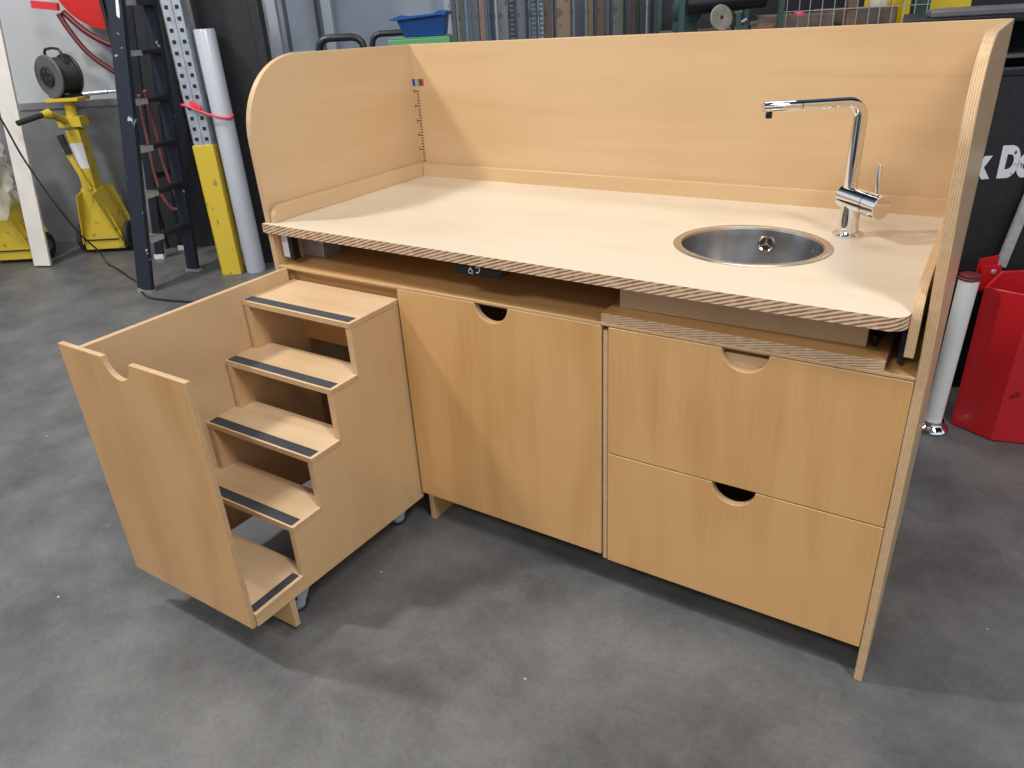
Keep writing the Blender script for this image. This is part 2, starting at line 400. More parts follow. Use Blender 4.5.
# upper drawer: its notch shows the pale board behind; lower drawer has a dark hollow
d1 = front(1.0405, 1.631, .411, .7275, 1.334).build('drawer', cab, .0012)
b = MB(); b.box(1.06, 1.61, .0185, .60, .43, .448, M['side'], M['ply_z']); b.box(1.06, 1.61, .0185, .034, .448, .712, M['side'], M['ply_y']); b.build('drawer_box', d1)
d2 = front(1.0405, 1.631, .0935, .408, 1.336).build('drawer', cab, .0012)
b = MB()
b.box(1.06, 1.61, .0185, .60, .14, .155, M['side']); b.box(1.06, 1.075, .0185, .60, .155, .33, M['side'])
b.box(1.595, 1.61, .0185, .60, .155, .33, M['side']); b.box(1.075, 1.595, .585, .60, .155, .33, M['side'])
b.build('drawer_box', d2)
# ruler printed on the back panel, with a small coloured sticker above it
b = MB()
for k in range(25):
    z = .905 + k*.0092
    l = .014 if k % 5 == 4 else .009
    b.box(.040-l, .040, BY-.0022, BY-.0011, z-.0014, z+.0014, M['ink'])
sc = b.build('height_scale', cab)
for i, t_ in enumerate(('5', '10', '15', '20', '25')):
    cu = bpy.data.curves.new('scale_number', 'FONT'); cu.body = t_; cu.size = .011; cu.align_x = 'RIGHT'; cu.align_y = 'CENTER'; cu.extrude = .0002; cu.offset = .0003
    o = text_mesh('scale_number', cu, M['ink']); o.parent = sc
    o.location = Vector((.0245, BY-.0018, .905+(4+5*i)*.0092)) - Vector(cab.location); o.rotation_euler = (pi/2, 0, 0)
b = MB(); xx = .003
for mt, ww in ((M['black'], .010), (M['redp'], .005), (M['blue'], .011), (M['zinc'], .010), (M['green'], .009), (M['black'], .007), (M['redp'], .008)):
    b.box(xx, xx+ww, BY-.0026, BY-.0012, 1.143, 1.163, mt); xx += ww
b.build('sticker', cab)['label'] = 'small multicoloured sticker at the top of the scale'

# ------------------------------------------------------------------ worktop
XR = 1.606; YB = .659; SCX, SCY, SR = 1.254, .281, .151; SX = 1.09
wt = thing('worktop', 'pale birch laminate worktop with striped plywood edge, low upstands and round sink cutout', 'worktop', (.8, .33, .832))
rc = .035
YR_ = -.043
outer = [(.001, -.013), (XR-rc, YR_+.001)] + arc(XR-rc, YR_+rc, rc, -90, 0, 8)[1:] + [(XR, YB), (T+.002, YB), (T+.002, -.001), (.001, -.001)]
q = MB()
def lvl(z): return q.vs([(a, b_, z) for a, b_ in outer]), q.vs([(SCX+SR*SX*cos(2*pi*k/64), SCY+SR*sin(2*pi*k/64), z) for k in range(64)])
top_o, top_h = lvl(ZT); bot_o, bot_h = lvl(.832)
n = len(outer); iR = n-4; iL = n-2     # XR,YB corner and T,-.001 corner
# front half: from left edge round the front to the right corner; back half the rest
for o_, h_, mt in ((top_o, top_h, M['top']), (bot_o, bot_h, M['side'])):
    frontloop = o_[:iR+1]
    # bridge: hole at angle 0 (k=0) to corner iR, hole at angle 180 (k=32) to o_[iL]
    q.face([o_[n-2], o_[n-1]] + o_[:iR+1] + [h_[0]] + [h_[k] for k in range(63, 31, -1)], mt)
    q.face([o_[iR], o_[iR+1], o_[iR+2]] + [h_[k] for k in range(32, -1, -1)], mt)
for i in range(n):
    j = (i+1) % n; q.face([bot_o[i], bot_o[j], top_o[j], top_o[i]], M['worktop_edge'])
for k in range(64):
    j = (k+1) % 64; q.face([bot_h[k], top_h[k], top_h[j], bot_h[j]], M['ply_z'])
q.build('top_panel', wt)
def upprof(y0, y1, z0, z1, r):
    return [(y0, z0), (y0, z1-r)] + arc(y0+r, z1-r, r, 180, 90, 8)[1:] + [(y1, z1), (y1, z0)]
b = MB(); b.prism(upprof(.004, YB, ZT+.0003, .901, .032), 'x', T+.003, T+.018, M['side'], M['ply_x']); b.build('upstand', wt, .0012)
b = MB(); b.box(T+.0185, XR-.001, YB-.001, YB+.016, ZT-.015, .899, M['back'], M['ply_y']); b.build('upstand', wt, .0012)
b = MB(); b.prism(upprof(-.012, YB, .777, .902, .06), 'x', XR+.0005, XR+.0165, M['side'], M['ply_x']); b.build('upstand', wt, .0012)
b = MB(); b.prism([(.640, .8318), (.790, .8318), (.775, .801), (.655, .801)], 'y', -.014, .03, M['black']); sw = b.build('height_switch', wt, .002)
for i, dx in enumerate((0.0, .021)):
    g = MB(); x0 = .698+dx
    g.bar((x0-.006, -.0146, .8115), (x0, -.0146, .822 if i == 0 else .8115), .0018, .0008, M['whitetext'], (0, 0, 1))
    g.bar((x0+.006, -.0146, .8115 if i == 0 else .822), (x0, -.0146, .822 if i == 0 else .8115), .0018, .0008, M['whitetext'], (0, 0, 1))
    g.bar((x0-.006, -.0146, .8085 if i == 0 else .824), (x0+.006, -.0146, .8085 if i == 0 else .824), .0018, .0008, M['whitetext'], (0, 0, 1))
    g.build('button_mark', sw)

# ------------------------------------------------------------------ sink
SF = Matrix.Translation((SCX, SCY, 0)) @ Matrix.Diagonal((SX, 1, 1, 1)) @ Matrix.Translation((-SCX, -SCY, 0))
sk = thing('sink', 'round brushed stainless steel sink set into the pale worktop', 'sink', (SCX, SCY, ZT-.14))
c = (SCX, SCY, ZT)
b = MB(SF); b.lathe([(.1385, -.004), (.140, .0015), (.143, .0028), (.154, .0022), (.1565, .0006), (.150, .0006), (.1395, -.006)], c, M['steel_rim'], 72); b.build('rim', sk)
b = MB(SF); b.lathe([(.139, -.003), (.136, -.02), (.128, -.085), (.112, -.115), (.085, -.128), (.024, -.132), (.0, -.133), (0, -.136), (.024, -.135), (.087, -.131), (.116, -.118), (.131, -.086), (.1385, -.02), (.1405, -.004)], c, M['steel'], 72); b.build('bowl', sk)
b = MB(); b.lathe([(.022, -.130), (.026, -.1285), (.028, -.131)], c, M['chrome'], 32); b.lathe([(0, -.1305), (.022, -.1300)], c, M['black'], 32); b.build('drain', sk)
oc = Vector((SCX+.001, SCY+.1315, ZT-.034)); ax = Vector((0, -1, .12)).normalized()
b = MB(); b.lathe([(.015, .001), (.0175, .003), (.020, .0), (.020, -.001)], oc, M['chrome'], 28, ax)
b.lathe([(0, .0008), (.015, .0008)], oc, M['black'], 28, ax)
e1 = Vector((1, 0, 0)); e2 = ax.cross(e1)
for k in range(3):
    a_ = radians(90+120*k); dd = e1*cos(a_)+e2*sin(a_); b.bar(oc+ax*.0016, oc+ax*.0016+dd*.0160, .004, .0012, M['chrome'], ax.cross(dd))
b.lathe([(0, .003), (.0035, .002)], oc, M['chrome'], 12, ax)
b.build('overflow', sk)

# ------------------------------------------------------------------ faucet
fc = thing('faucet', 'chrome single lever kitchen faucet with angular swivel spout behind the sink', 'faucet', (1.427, .432, ZT))
c = (1.427, .432, ZT)
b = MB(); b.lathe([(0, 0.0004), (.033, .0004), (.033, .004), (.029, .007), (.0225, .008), (.0215, .010)], c, M['chrome'], 40); b.build('base_ring', fc)
b = MB(); b.lathe([(.021, .009), (.021, .088), (0, .089)], c, M['chrome'], 40); b.build('column', fc)
A = Vector((1.405, .448, .9415)); B = Vector((1.494, .383, .9345)); d = (B-A).normalized()
b = MB(); b.lathe([(0, 0), (.023, 0), (.0255, .002), (.0255, .070)], A, M['chrome'], 40, d); b.build('body', fc)
L_ = (B-A).length
b = MB(); b.lathe([(.0245, .070), (.0245, .0715), (.0262, .073), (.0262, L_-.0015), (.0248, L_), (0, L_)], A, M['chrome'], 40, d); kn = b.build('lever_knob', fc)
lp = A + d*.092
b = MB(); b.lathe([(.0054, 0), (.0054, .066), (.0046, .068), (0, .068)], lp+Vector((0, 0, .018)), M['chrome'], 16, (-.06, .03, 1)); b.build('lever', kn)
P0 = Vector((1.417, .439, .945)); ZS = 1.141; rb = .032; sd = (Vector((1.246, .312, 0))-Vector((1.417, .439, 0))).normalized()
pts = [P0, P0+Vector((0, 0, .05)), Vector((P0.x, P0.y, ZS-rb))]
cc = Vector((P0.x, P0.y, ZS-rb)) + sd*rb
for k in range(1, 9):
    a_ = pi - (pi/2)*k/8; pts.append(cc + sd*rb*cos(a_) + Vector((0, 0, 1))*rb*sin(a_))
mid = Vector((P0.x, P0.y, ZS)) + sd*.132
pts += [mid]
rads = [.0148]*3 + [.0148-.0038*k/8 for k in range(1, 9)] + [.0108]
b = MB(); b.tube(pts, .015, M['chrome'], 28, True, rads); b.build('spout', fc)
tip = Vector((P0.x, P0.y, ZS)) + sd*.214
b = MB(); b.tube([mid+sd*.001, mid+sd*.002, mid+sd*.003, tip-sd*.002, tip], .0125, M['chrome'], 28, True, [.0095, .0112, .0112, .0112, .0102]); sp = b.build('spray_head', fc)
b = MB(); b.cyl(tip-sd*.014-Vector((0, 0, .011)), tip-sd*.014-Vector((0, 0, .022)), .0068, M['dark_steel'], 20); b.build('aerator', sp)

# ------------------------------------------------------------------ pull-out steps
st = thing('pull_out_steps', 'birch plywood pull-out step unit with five treads, rolled out from the cabinet', 'steps', (.22, -.3, 0))
Y0, Y1 = -.612, -.599
tz = [.697, .561, .423, .284, .140]; TT = .0155; ny = [-.170, -.262, -.358, -.450]; YR = .012
front(-.006, .440, .106, .739, .208, .048, None, Y0, 'face_z', .0125).build('front_panel', st, .0012)
b = MB(); b.box(.040, .0555, Y1, -.002, .104, .733, M['side'], M['ply_x']); b.build('side_panel', st, .001)
def stair(fr, zb):
    pts = [(fr, zb), (YR, zb-.024), (YR, tz[0]-TT)]
    for k in range(4):
        pts.append((ny[k], tz[k]-TT)); pts.append((ny[k], tz[k+1]-TT+.0001))
    pts += [(fr, tz[4]-TT)]
    return pts
b = MB(); b.prism(stair(Y1+.0005, .104), 'x', .425, .443, M['sidez'], M['ply_x']); b.build('stringer', st, .001)
b = MB(); b.prism(stair(Y1+.0005, .104), 'x', .061, .079, M['sidez'], M['ply_x']); b.build('stringer', st, .001)
for k in range(4):
    back = YR if k == 0 else ny[k-1]+.045
    b = MB()
    # tread: full width in front of the riser line, tongue between the stringers behind it
    if k == 0: pts = [(.0565, ny[0]-.001), (.4435, ny[0]-.001), (.4435, YR), (.0565, YR)]
    else:
        yk = ny[k-1]-.0008
        pts = [(.0565, ny[k]-.001), (.4435, ny[k]-.001), (.4435, yk), (.4245, yk), (.4245, back), (.0795, back), (.0795, yk), (.0565, yk)]
    b.prism(pts, 'z', tz[k]-TT+.0004, tz[k], M['tread'], M['ply_z']); td = b.build('tread', st, .0012)
    g = MB(); g.box(.064, .434, ny[k]+.004, ny[k]+.031, tz[k]+.0001, tz[k]+.0014, M['grip']); g.build('grip_strip', td)['label'] = 'dark gritty anti-slip strip'
yk = ny[3]-.0008
b = MB(); b.prism([(.0565, Y1+.0005), (.4435, Y1+.0005), (.4435, yk), (.4245, yk), (.4245, yk+.03), (.0795, yk+.03), (.0795, yk), (.0565, yk)], 'z', tz[4]-TT+.0004, tz[4], M['tread'], M['ply_z']); td = b.build('tread', st, .0012)
g = MB(); g.box(.412, .434, Y1+.006, yk-.006, tz[4]+.0001, tz[4]+.0014, M['grip']); g.build('grip_strip', td)['label'] = 'dark gritty anti-slip strip'
b = MB(); b.box(.0795, .4245, -.006, .0115, .531, .681, M['face_x'], M['ply_y']); b.build('brace', st, .001)
b = MB(); b.box(.055, .441, -.503, -.487, .016, .1038, M['face_x'], M['ply_y']); b.build('foot_board', st, .001)
def caster(x, y, ang, parent):
    b = MB(); b.box(x-.022, x+.022, y-.022, y+.022, .0995, .1035, M['zinc']); b.cyl((x, y, .086), (x, y, .0995), .014, M['zinc'], 20)
    cr_ = b.build('caster', parent)
    dx, dy = cos(ang), sin(ang); wx, wy = x-dx*.022, y-dy*.022; nx, ny_ = -dy, dx
    g = MB()
    for s_ in (-1, 1):
        a_ = [(x+dx*.016, y+dy*.016, .086), (x-dx*.018, y-dy*.018, .086), (wx-dx*.009, wy-dy*.009, .030), (wx+dx*.007, wy+dy*.007, .022)]
        A_ = g.vs([(p[0]+nx*s_*.015, p[1]+ny_*s_*.015, p[2]) for p in a_]); B_ = g.vs([(p[0]+nx*s_*.017, p[1]+ny_*s_*.017, p[2]) for p in a_])
        g.face(A_, M['zinc']); g.face(B_, M['zinc'])
        for i in range(4): g.face([A_[i], A_[(i+1) % 4], B_[(i+1) % 4], B_[i]], M['zinc'])
    g.bar((x-nx*.016, y-ny_*.016, .085), (x+nx*.016, y+ny_*.016, .085), .034, .004, M['zinc'], (dx, dy, 0))
    g.build('fork', cr_)
    g = MB(); g.lathe([(0, -.010), (.018, -.010), (.025, -.009), (.0282, -.005), (.0282, .005), (.025, .009), (.018, .010), (0, .010)], (wx, wy, .0285), M['rubber'], 28, (nx, ny_, 0))
    g.lathe([(0, -.0125), (.014, -.0118), (.016, -.0108)], (wx, wy, .0285), M['zinc'], 20, (nx, ny_, 0)); g.lathe([(0, .0125), (.014, .0118), (.016, .0108)], (wx, wy, .0285), M['zinc'], 20, (nx, ny_, 0))
    g.build('wheel', cr_)
for (x, y, a_) in ((.398, -.425, 1.2), (.398, -.03, 1.0), (.105, -.425, 1.9), (.105, -.03, .6)): caster(x, y, a_, st)

# ------------------------------------------------------------------ background, left: wall side
# leaning white board
b = MB(RF); b.bar((-3.035, 4.68, .012), (-2.93, 4.86, 1.75), .105, .02, M['board'], (1, 0, 0))
tag(b.build('plank', bevel=.001), 'long narrow off-white board leaning beside the yellow jack stands', 'board')

def jack(u, v, label, zs=1.0, grip=True):
    P = lambda a, b_, c_=0: R(u+a, v+b_, c_*zs)
    t = thing('jack_stand', label, 'jack stand', P(0, 0, 0), 'yellow wheeled jack stands by the wall')
    fr = RF @ Matrix.Translation((u, v, 0)) @ Matrix.Diagonal((1, 1, zs, 1))
    b = MB(fr)
    b.prism([(-.13, .045), (.13, .045), (.13, .14), (.045, .44), (-.045, .44), (-.13, .14)], 'y', -.06, -.052, M['yellow'])
    b.prism([(-.13, .045), (.13, .045), (.13, .10), (.045, .42), (-.045, .42), (-.13, .10)], 'y', .16, .168, M['yellow'])
    for s_ in (-1, 1):
        b.bar((s_*.05, -.05, .42), (s_*.13, .0, .09), .006, .18, M['yellow'], (1, 0, .3))
    b.box(-.13, .13, -.06, .168, .03, .045, M['yellow']); b.build('base', t)
    b = MB(fr); b.cyl((-.135, -.066, .095), (.135, -.066, .095), .0045, M['black'], 8); b.build('tie_wire', t)
    b = MB(fr); b.box(-.042, .042, -.045, .045, .42, .80, M['yellow']); b.cyl((0, 0, .80), (.012, 0, .972), .032, M['yellow'], 20); col_ = b.build('column', t)
    b = MB(fr); b.box(-.0435, .0435, -.0465, -.0455, .56, .72, M['white']); b.build('paper_label', col_)
    b = MB(fr); b.cyl((-.02, -.05, .86), (.0, -.24, .922), .022, M['yellow'], 16); b.box(-.07, .075, -.055, .05, .82, .88, M['yellow']); b.cyl((.0, -.24, .922), (-.012, -.29, .922), .030, M['yellow'], 16, .018); b.build('crank_arm', t)
    b = MB(fr); b.cyl((-.012, -.29, .922), (-.085, -.43, .897), .016, M['rubber'], 16); b.build('crank_grip', t)
    b = MB(fr); b.bar((-.065, -.07, .70), (.02, -.07, .43), .03, .012, M['yellow']); b.bar((-.065, -.075, .78), (-.045, -.075, .66), .034, .024, M['rubber']); b.build('brake_lever', t)
    b = MB(fr); b.box(-.095, .11, -.08, .08, .972, .992, M['yellow']); b.build('top_plate', t, .003)
    for s_ in (-1, 1):
        g = MB(fr); g.lathe([(0, -.02), (.05, -.02), (.080, -.020), (.095, -.012), (.095, .012), (.080, .020), (.05, .02), (0, .02)], (s_*.158, .02, .100), M['rubber'], 32, (1, 0, 0))
        g.lathe([(0, -.024), (.04, -.021)], (s_*.158, .02, .100), M['grey'], 20, (1, 0, 0)); g.lathe([(0, .024), (.04, .021)], (s_*.158, .02, .100), M['grey'], 20, (1, 0, 0))
        g.build('wheel', t)
    return t
jack(-2.745, 5.0, 'yellow jack stand carrying the grey cable reel, between the white board and the ladder')
jack(-3.26, 4.86, 'yellow jack stand under clear plastic film, cut by the left edge behind the white board', .93)
# wrinkled film over the second stand
b = MB(RF); fu, fv = -3.25, 4.80; rows = 14; cols = 28; g_ = []
for i in range(rows):
    z = .36 + .62*i/(rows-1); r_ = .15 - .05*i/(rows-1)
    g_.append(b.vs([(fu+(r_+.022*sin(5*k+i*1.7)+.012*sin(11*k*1.3+i))*cos(2*pi*k/cols), fv+(r_*.8+.02*sin(3*k+i))*sin(2*pi*k/cols), z-.05*sin(k*.9)) for k in range(cols)]))
for i in range(rows-1):
    for k in range(cols): b.face([g_[i][k], g_[i][(k+1) % cols], g_[i+1][(k+1) % cols], g_[i+1][k]], M['film'], True)
tag(b.build('plastic_film'), 'crumpled clear plastic film wrapped over the jack stand at the left edge', 'film')
# cable reel on the jack
cr = thing('cable_reel', 'round grey cable reel with sockets standing on top of the yellow jack stand', 'cable reel', R(-2.775, 5.02, .993))
fr = RF @ Matrix.Translation((-2.755, 5.02, 1.119)) @ Matrix.Rotation(radians(-27), 4, 'Z')
b = MB(fr); b.lathe([(0, -.075), (.118, -.075), (.124, -.070), (.124, -.062), (.118, -.057), (0, -.057)], (0, 0, 0), M['grey'], 40, (0, 1, 0)); b.build('front_disc', cr)
b = MB(fr); b.lathe([(0, .057), (.118, .057), (.124, .062), (.124, .070), (.118, .075), (0, .075)], (0, 0, 0), M['black'], 40, (0, 1, 0)); b.build('rear_disc', cr)
b = MB(fr); b.lathe([(0, -.06)] + [(.10+.006*(k % 2), -.056+.112*k/15) for k in range(16)] + [(0, .06)], (0, 0, 0), M['rubber'], 36, (0, 1, 0)); b.build('wound_cable', cr)
b = MB(fr); b.lathe([(0, -.088), (.055, -.088), (.062, -.075), (.0, -.0755)], (0, 0, 0), M['rubber'], 32, (0, 1, 0))
for k in range(4):
    a_ = radians(45+90*k); b.lathe([(0, -.0905), (.017, -.0905), (.019, -.088)], (.027*cos(a_), 0, .027*sin(a_)), M['black'], 18, (0, 1, 0))
b.build('socket_panel', cr)
b = MB(fr); b.tube([(-.075, 0, .09), (-.075, 0, .135), (-.06, 0, .152), (0, 0, .158), (.06, 0, .152), (.08, 0, .13), (.085, 0, .08)], .008, M['black'], 10); b.build('carry_handle', cr)
b = MB(fr); b.tube([(-.09, -.04, -.118), (.09, -.04, -.118), (.10, .05, -.118), (-.09, .05, -.118)], .007, M['black'], 8, closed=True); b.build('stand_frame', cr)
# silver rod behind the ladder at reel height
b = MB(RF); b.cyl((-2.64, 5.02, 1.006), (-2.20, 5.12, 1.015), .009, M['zinc'], 12); b.cyl((-2.64, 5.02, 1.006), (-2.50, 5.048, 1.009), .013, M['zinc'], 12)
tag(b.build('metal_rod'), 'thin silver rod lying level between the cable reel and the ladder', 'rod')
# hose reel on the wall
hr_ = thing('hose_reel', 'large red hose reel mounted high on the wall left of the ladder', 'hose reel', R(-2.36, 5.2, 1.36))
b = MB(RF); b.lathe([(0, -.10), (.26, -.10), (.30, -.09), (.30, -.075), (.24, -.07), (.24, .05), (.30, .055), (.30, .07), (0, .07)], (-2.40, 5.2, 1.66), M['redp'], 48, (0, 1, 0)); b.box(-2.45, -2.35, 5.26, 5.345, 1.55, 1.77, M['redp']); b.build('drum', hr_)
b = MB(RF); b.bar((-2.66, 5.06, 1.50), (-2.80, 5.04, 1.52), .042, .04, M['redp'], (0, 0, 1)); b.build('guide_arm', hr_)
b = MB(RF)
b.tube(smooth([(-2.68, 5.08, 1.46), (-2.64, 5.07, 1.37), (-2.56, 5.06, 1.24), (-2.44, 5.06, 1.13), (-2.32, 5.07, 1.06), (-2.18, 5.1, 1.02), (-2.05, 5.14, 1.04)]), .016, M['hose'], 10)
b.tube(smooth([(-2.66, 5.1, 1.47), (-2.55, 5.08, 1.36), (-2.42, 5.07, 1.28), (-2.28, 5.08, 1.24), (-2.12, 5.12, 1.25)]), .018, M['hose'], 10)
b.build('hose', hr_)
# black sheets
b = MB(RF); b.box(-2.36, -2.03, 4.98, 5.02, .0, 2.3, M['blackboard']); b.box(-2.36, -2.34, 4.96, 4.98, 0, 2.3, M['blackboard']); tag(b.build('black_sheet', bevel=.002), 'tall narrow black sheet standing behind the ladder against the wall', 'sheet')
b = MB(RF); b.box(-1.66, -1.29, 4.50, 4.56, .0, 2.3, M['blackboard']); b.box(-1.34, -1.29, 4.47, 4.50, 0, 2.3, M['blackboard']); tag(b.build('black_sheet', bevel=.002), 'tall black sheet standing right behind the grey plastic tube', 'sheet')
# stepladder
ld = thing('stepladder', 'tall dark navy stepladder with paint splashes standing on the concrete', 'ladder', R(-2.1, 4.4, 0))
r1a, r1b = Vector((-2.10, 4.06, .0)), Vector((-1.905, 4.42, 2.15)); r2a, r2b = Vector((-1.963, 4.42, .0)), Vector((-1.885, 4.66, 2.15))
wd = (r2a-r1a).normalized(); dp = Vector((-wd.y, wd.x, 0)) * -1
b = MB(RF); b.bar(r1a+Vector((0, 0, .012)), r1b, .095, .026, M['ladder'], (.9, -.3, 0)); b.build('rail', ld)
b = MB(RF); b.bar(r2a+Vector((0, 0, .012)), r2b, .075, .026, M['ladder'], (.9, -.3, 0)); b.build('rail', ld)
_d = (r1b-r1a).normalized(); _s = Vector((.9, -.3, 0)); _s = (_s-_d*_s.dot(_d)).normalized(); _n = _d.cross(_s)
for _z, _w, _h, _o, _m, _nm in ((.985, .034, .05, -.008, 'white', 'paper_sticker'), (.88, .06, .06, 0, 'wall_up', 'paint_splash'), (1.47, .03, .16, .02, 'white', 'paint_splash')):
    for _q in (-1, 1):
        c0 = r1a.lerp(r1b, _z/2.15)+_s*_o+_n*_q*.0133
        b = MB(RF); K_ = 4 if _nm == 'paper_sticker' else 14; ring_ = []
        for t_ in range(K_):
            a_ = 2*pi*(t_+.5)/K_; rad_ = 1.2 if K_ == 4 else random.uniform(.55, 1.15)
            ring_.append(c0+_s*_w/2*rad_*cos(a_)+_d*_h/2*rad_*sin(a_))
        f1 = b.vs(ring_); f2 = b.vs([p_+_n*_q*.0006 for p_ in ring_]); b.face(f1, M[_m]); b.face(f2, M[_m])
        for t_ in range(K_): b.face([f1[t_], f1[(t_+1) % K_], f2[(t_+1) % K_], f2[t_]], M[_m])
        b.build(_nm, ld)
for (ra) in (r1a, r2a):
    b = MB(RF); b.bar(ra+Vector((0, 0, .001)), ra+Vector((0, 0, .016)), .10, .034, M['zinc'], (.9, -.3, 0)); b.build('rail_foot', ld)
for z in (.28, .52, .76, 1.0, 1.24, 1.48, 1.72, 1.96):
    f_ = z/2.15; p1 = r1a.lerp(r1b, f_)+wd*.016; p2 = r2a.lerp(r2b, f_)-wd*.016
    b = MB(RF); b.bar(p1, p2, .075, .022, M['ladder_plain'], (.9, -.3, .0)); td = b.build('tread', ld)
    g = MB(RF); g.bar(p1-wd*.002, p1.lerp(p2, .32), .095, .026, M['alu'], (.9, -.3, .0)); g.build('tread_gusset', td)['label'] = 'bare silver tread end'
l1a, l1b = Vector((-2.30, 4.74, .0)), Vector((-1.93, 4.55, 2.12)); l2a, l2b = Vector((-2.22, 4.93, .0)), Vector((-1.90, 4.70, 2.12))
for a_, c_ in ((l1a, l1b), (l2a, l2b)):
    b = MB(RF); b.bar(a_+Vector((0, 0, .015)), c_, .05, .025, M['ladder_plain'], (1, 0, 0)); b.build('rear_leg', ld)
    b = MB(RF); b.bar(a_+Vector((0, 0, .001)), a_+Vector((0, 0, .03)), .06, .04, M['white'], (1, 0, 0)); b.build('rear_foot', ld)
b = MB(RF); b.bar(l1a.lerp(l1b, .25), l2a.lerp(l2b, .25), .03, .02, M['ladder_plain'], (0, 0, 1)); b.build('crossbar', ld)
b = MB(RF)
b.tube(smooth([(-2.06, 4.50, 1.02), (-2.10, 4.56, .80), (-2.13, 4.60, .50), (-2.10, 4.62, .36), (-2.06, 4.64, .34), (-2.05, 4.64, .40), (-2.07, 4.62, .60), (-2.05, 4.58, .88), (-2.02, 4.5, 1.04)]), .010, plain('dull_red_hose', (.22, .07, .06), .5), 8)
tag(b.build('coiled_hose'), 'thin dull red hose hanging in a loop inside the stepladder', 'hose')
# perforated upright with yellow foot section
pf = thing('perforated_upright', 'galvanised perforated steel upright with yellow lower section, left of the plastic tube', 'post', R(-1.685, 4.33, 0))
b = MB(RF)
def perf(x0, x1, y, z0, z1, nx, pitch, hw, mt, dark):
    """folded steel strip with square slots punched through"""
    b.box(x0, x1, y, y+.004, z0, z1, mt)
    for i in range(nx):
        cx_ = x0+(x1-x0)*(i+.5)/nx
        z = z0+pitch*.6
        while z < z1-.02: b.box(cx_-hw, cx_+hw, y-.0015, y, z-hw, z+hw, dark); z += pitch
perf(-1.738, -1.690, 4.305, .755, 2.2, 1, .055, .0095, M['zinc'], M['black']); perf(-1.684, -1.634, 4.305, .755, 2.2, 1, .055, .0095, M['zinc'], M['black'])
b.bar((-1.687, 4.303, .755), (-1.687, 4.303, 2.2), .008, .008, M['zinc'])
b.box(-1.738, -1.734, 4.305, 4.37, .755, 2.2, M['zinc']); b.box(-1.638, -1.634, 4.305, 4.37, .755, 2.2, M['zinc'])
b.build('perforated_strip', pf)
b = MB(RF); b.box(-1.742, -1.632, 4.298, 4.375, .0, .755, M['yellow']); b.box(-1.746, -1.742, 4.296, 4.375, 0, .755, M['yellow2']); b.build('yellow_sleeve', pf, .003)['label'] = 'yellow painted lower sleeve'
# tube + strap
b = MB(RF); b.tube([(-1.556, 4.35, 0.001), (-1.556, 4.35, .01), (-1.569, 4.37, 1.33), (-1.569, 4.37, 1.338)], .054, M['tube'], 36, True, [.054, .056, .056, .053]); tag(b.build('plastic_tube'), 'thick pale grey plastic tube standing upright beside the perforated post', 'tube')
b = MB(RF); pts = []
for k in range(40):
    a_ = 2*pi*k/40; pts.append((-1.635+.130*cos(a_), 4.345+.068*sin(a_), .93-.035*cos(a_)+.012*sin(2*a_)))
b.tube(pts, .007, M['pink'], 8, closed=True); b.bar((-1.695, 4.28, .985), (-1.64, 4.274, .955), .022, .01, M['pink'], (0, 0, 1))
tag(b.build('strap'), 'thin red strap tying the plastic tube to the perforated post', 'strap')
# cable on the floor
b = MB(RF)
b.tube(smooth([(-3.0, 4.58, 1.10), (-2.925, 4.58, 0.932), (-2.878, 4.58, 0.730), (-2.820, 4.58, 0.551), (-2.753, 4.58, 0.383), (-2.70, 4.62, .215), (-2.64, 4.66, .09), (-2.60, 4.64, .015), (-2.56, 4.61, .006), (-2.483, 4.528, .006), (-2.34, 4.36, .006), (-2.221, 4.220, .006), (-2.13, 4.06, .006), (-2.03, 3.94, .006), (-1.85, 3.86, .006), (-1.65, 3.81, .006), (-1.45, 3.80, .006), (-1.2, 3.9, .006)]), .0055, M['black'], 8)
tag(b.build('power_cable'), 'thin black power cable running down past the white board and across the floor', 'cable')

# ------------------------------------------------------------------ background, middle
def loop_trolley(u0_, u1_, v, zt, label):
    t = thing('hand_truck', label, 'hand truck', R((u0_+u1_)/2, v, 0), 'black tubular handles behind the cabinet')
    b = MB(RF); r_ = .05
    pts = [(u0_, v, .06), (u0_, v, zt-r_)] + [(u0_+r_-r_*cos(a_), v, zt-r_+r_*sin(a_)) for a_ in (pi/6, pi/3, pi/2)] + [(u1_-r_+r_*cos(a_), v, zt-r_+r_*sin(a_)) for a_ in (pi/2, pi/3, pi/6)] + [(u1_, v, zt-r_), (u1_, v, .06)]
    b.tube(pts, .016, M['black'], 14)
    for z in (.35, .65, .95): b.cyl((u0_, v, z), (u1_, v, z), .009, M['black'], 10)
    b.build('tube_frame', t)
    b = MB(RF); b.box(u0_-.05, u1_+.05, v-.20, v+.02, .035, .042, M['black']); b.build('toe_plate', t)
    for uu_ in (u0_-.03, u1_+.03):
        b = MB(RF); b.lathe([(0, -.015), (.05, -.018), (.0745, -.012), (.0745, .012), (.05, .018), (0, .015)], (uu_, v+.08, .075), M['rubber'], 28, (1, 0, 0)); b.build('wheel', t)
loop_trolley(-.806, -.604, 3.6, 1.276, 'black tubular hand truck handle, the left one showing above the cabinet side')
loop_trolley(-.695, -.43, 4.42, 1.267, 'black tubular hand truck handle partly behind the green lid')
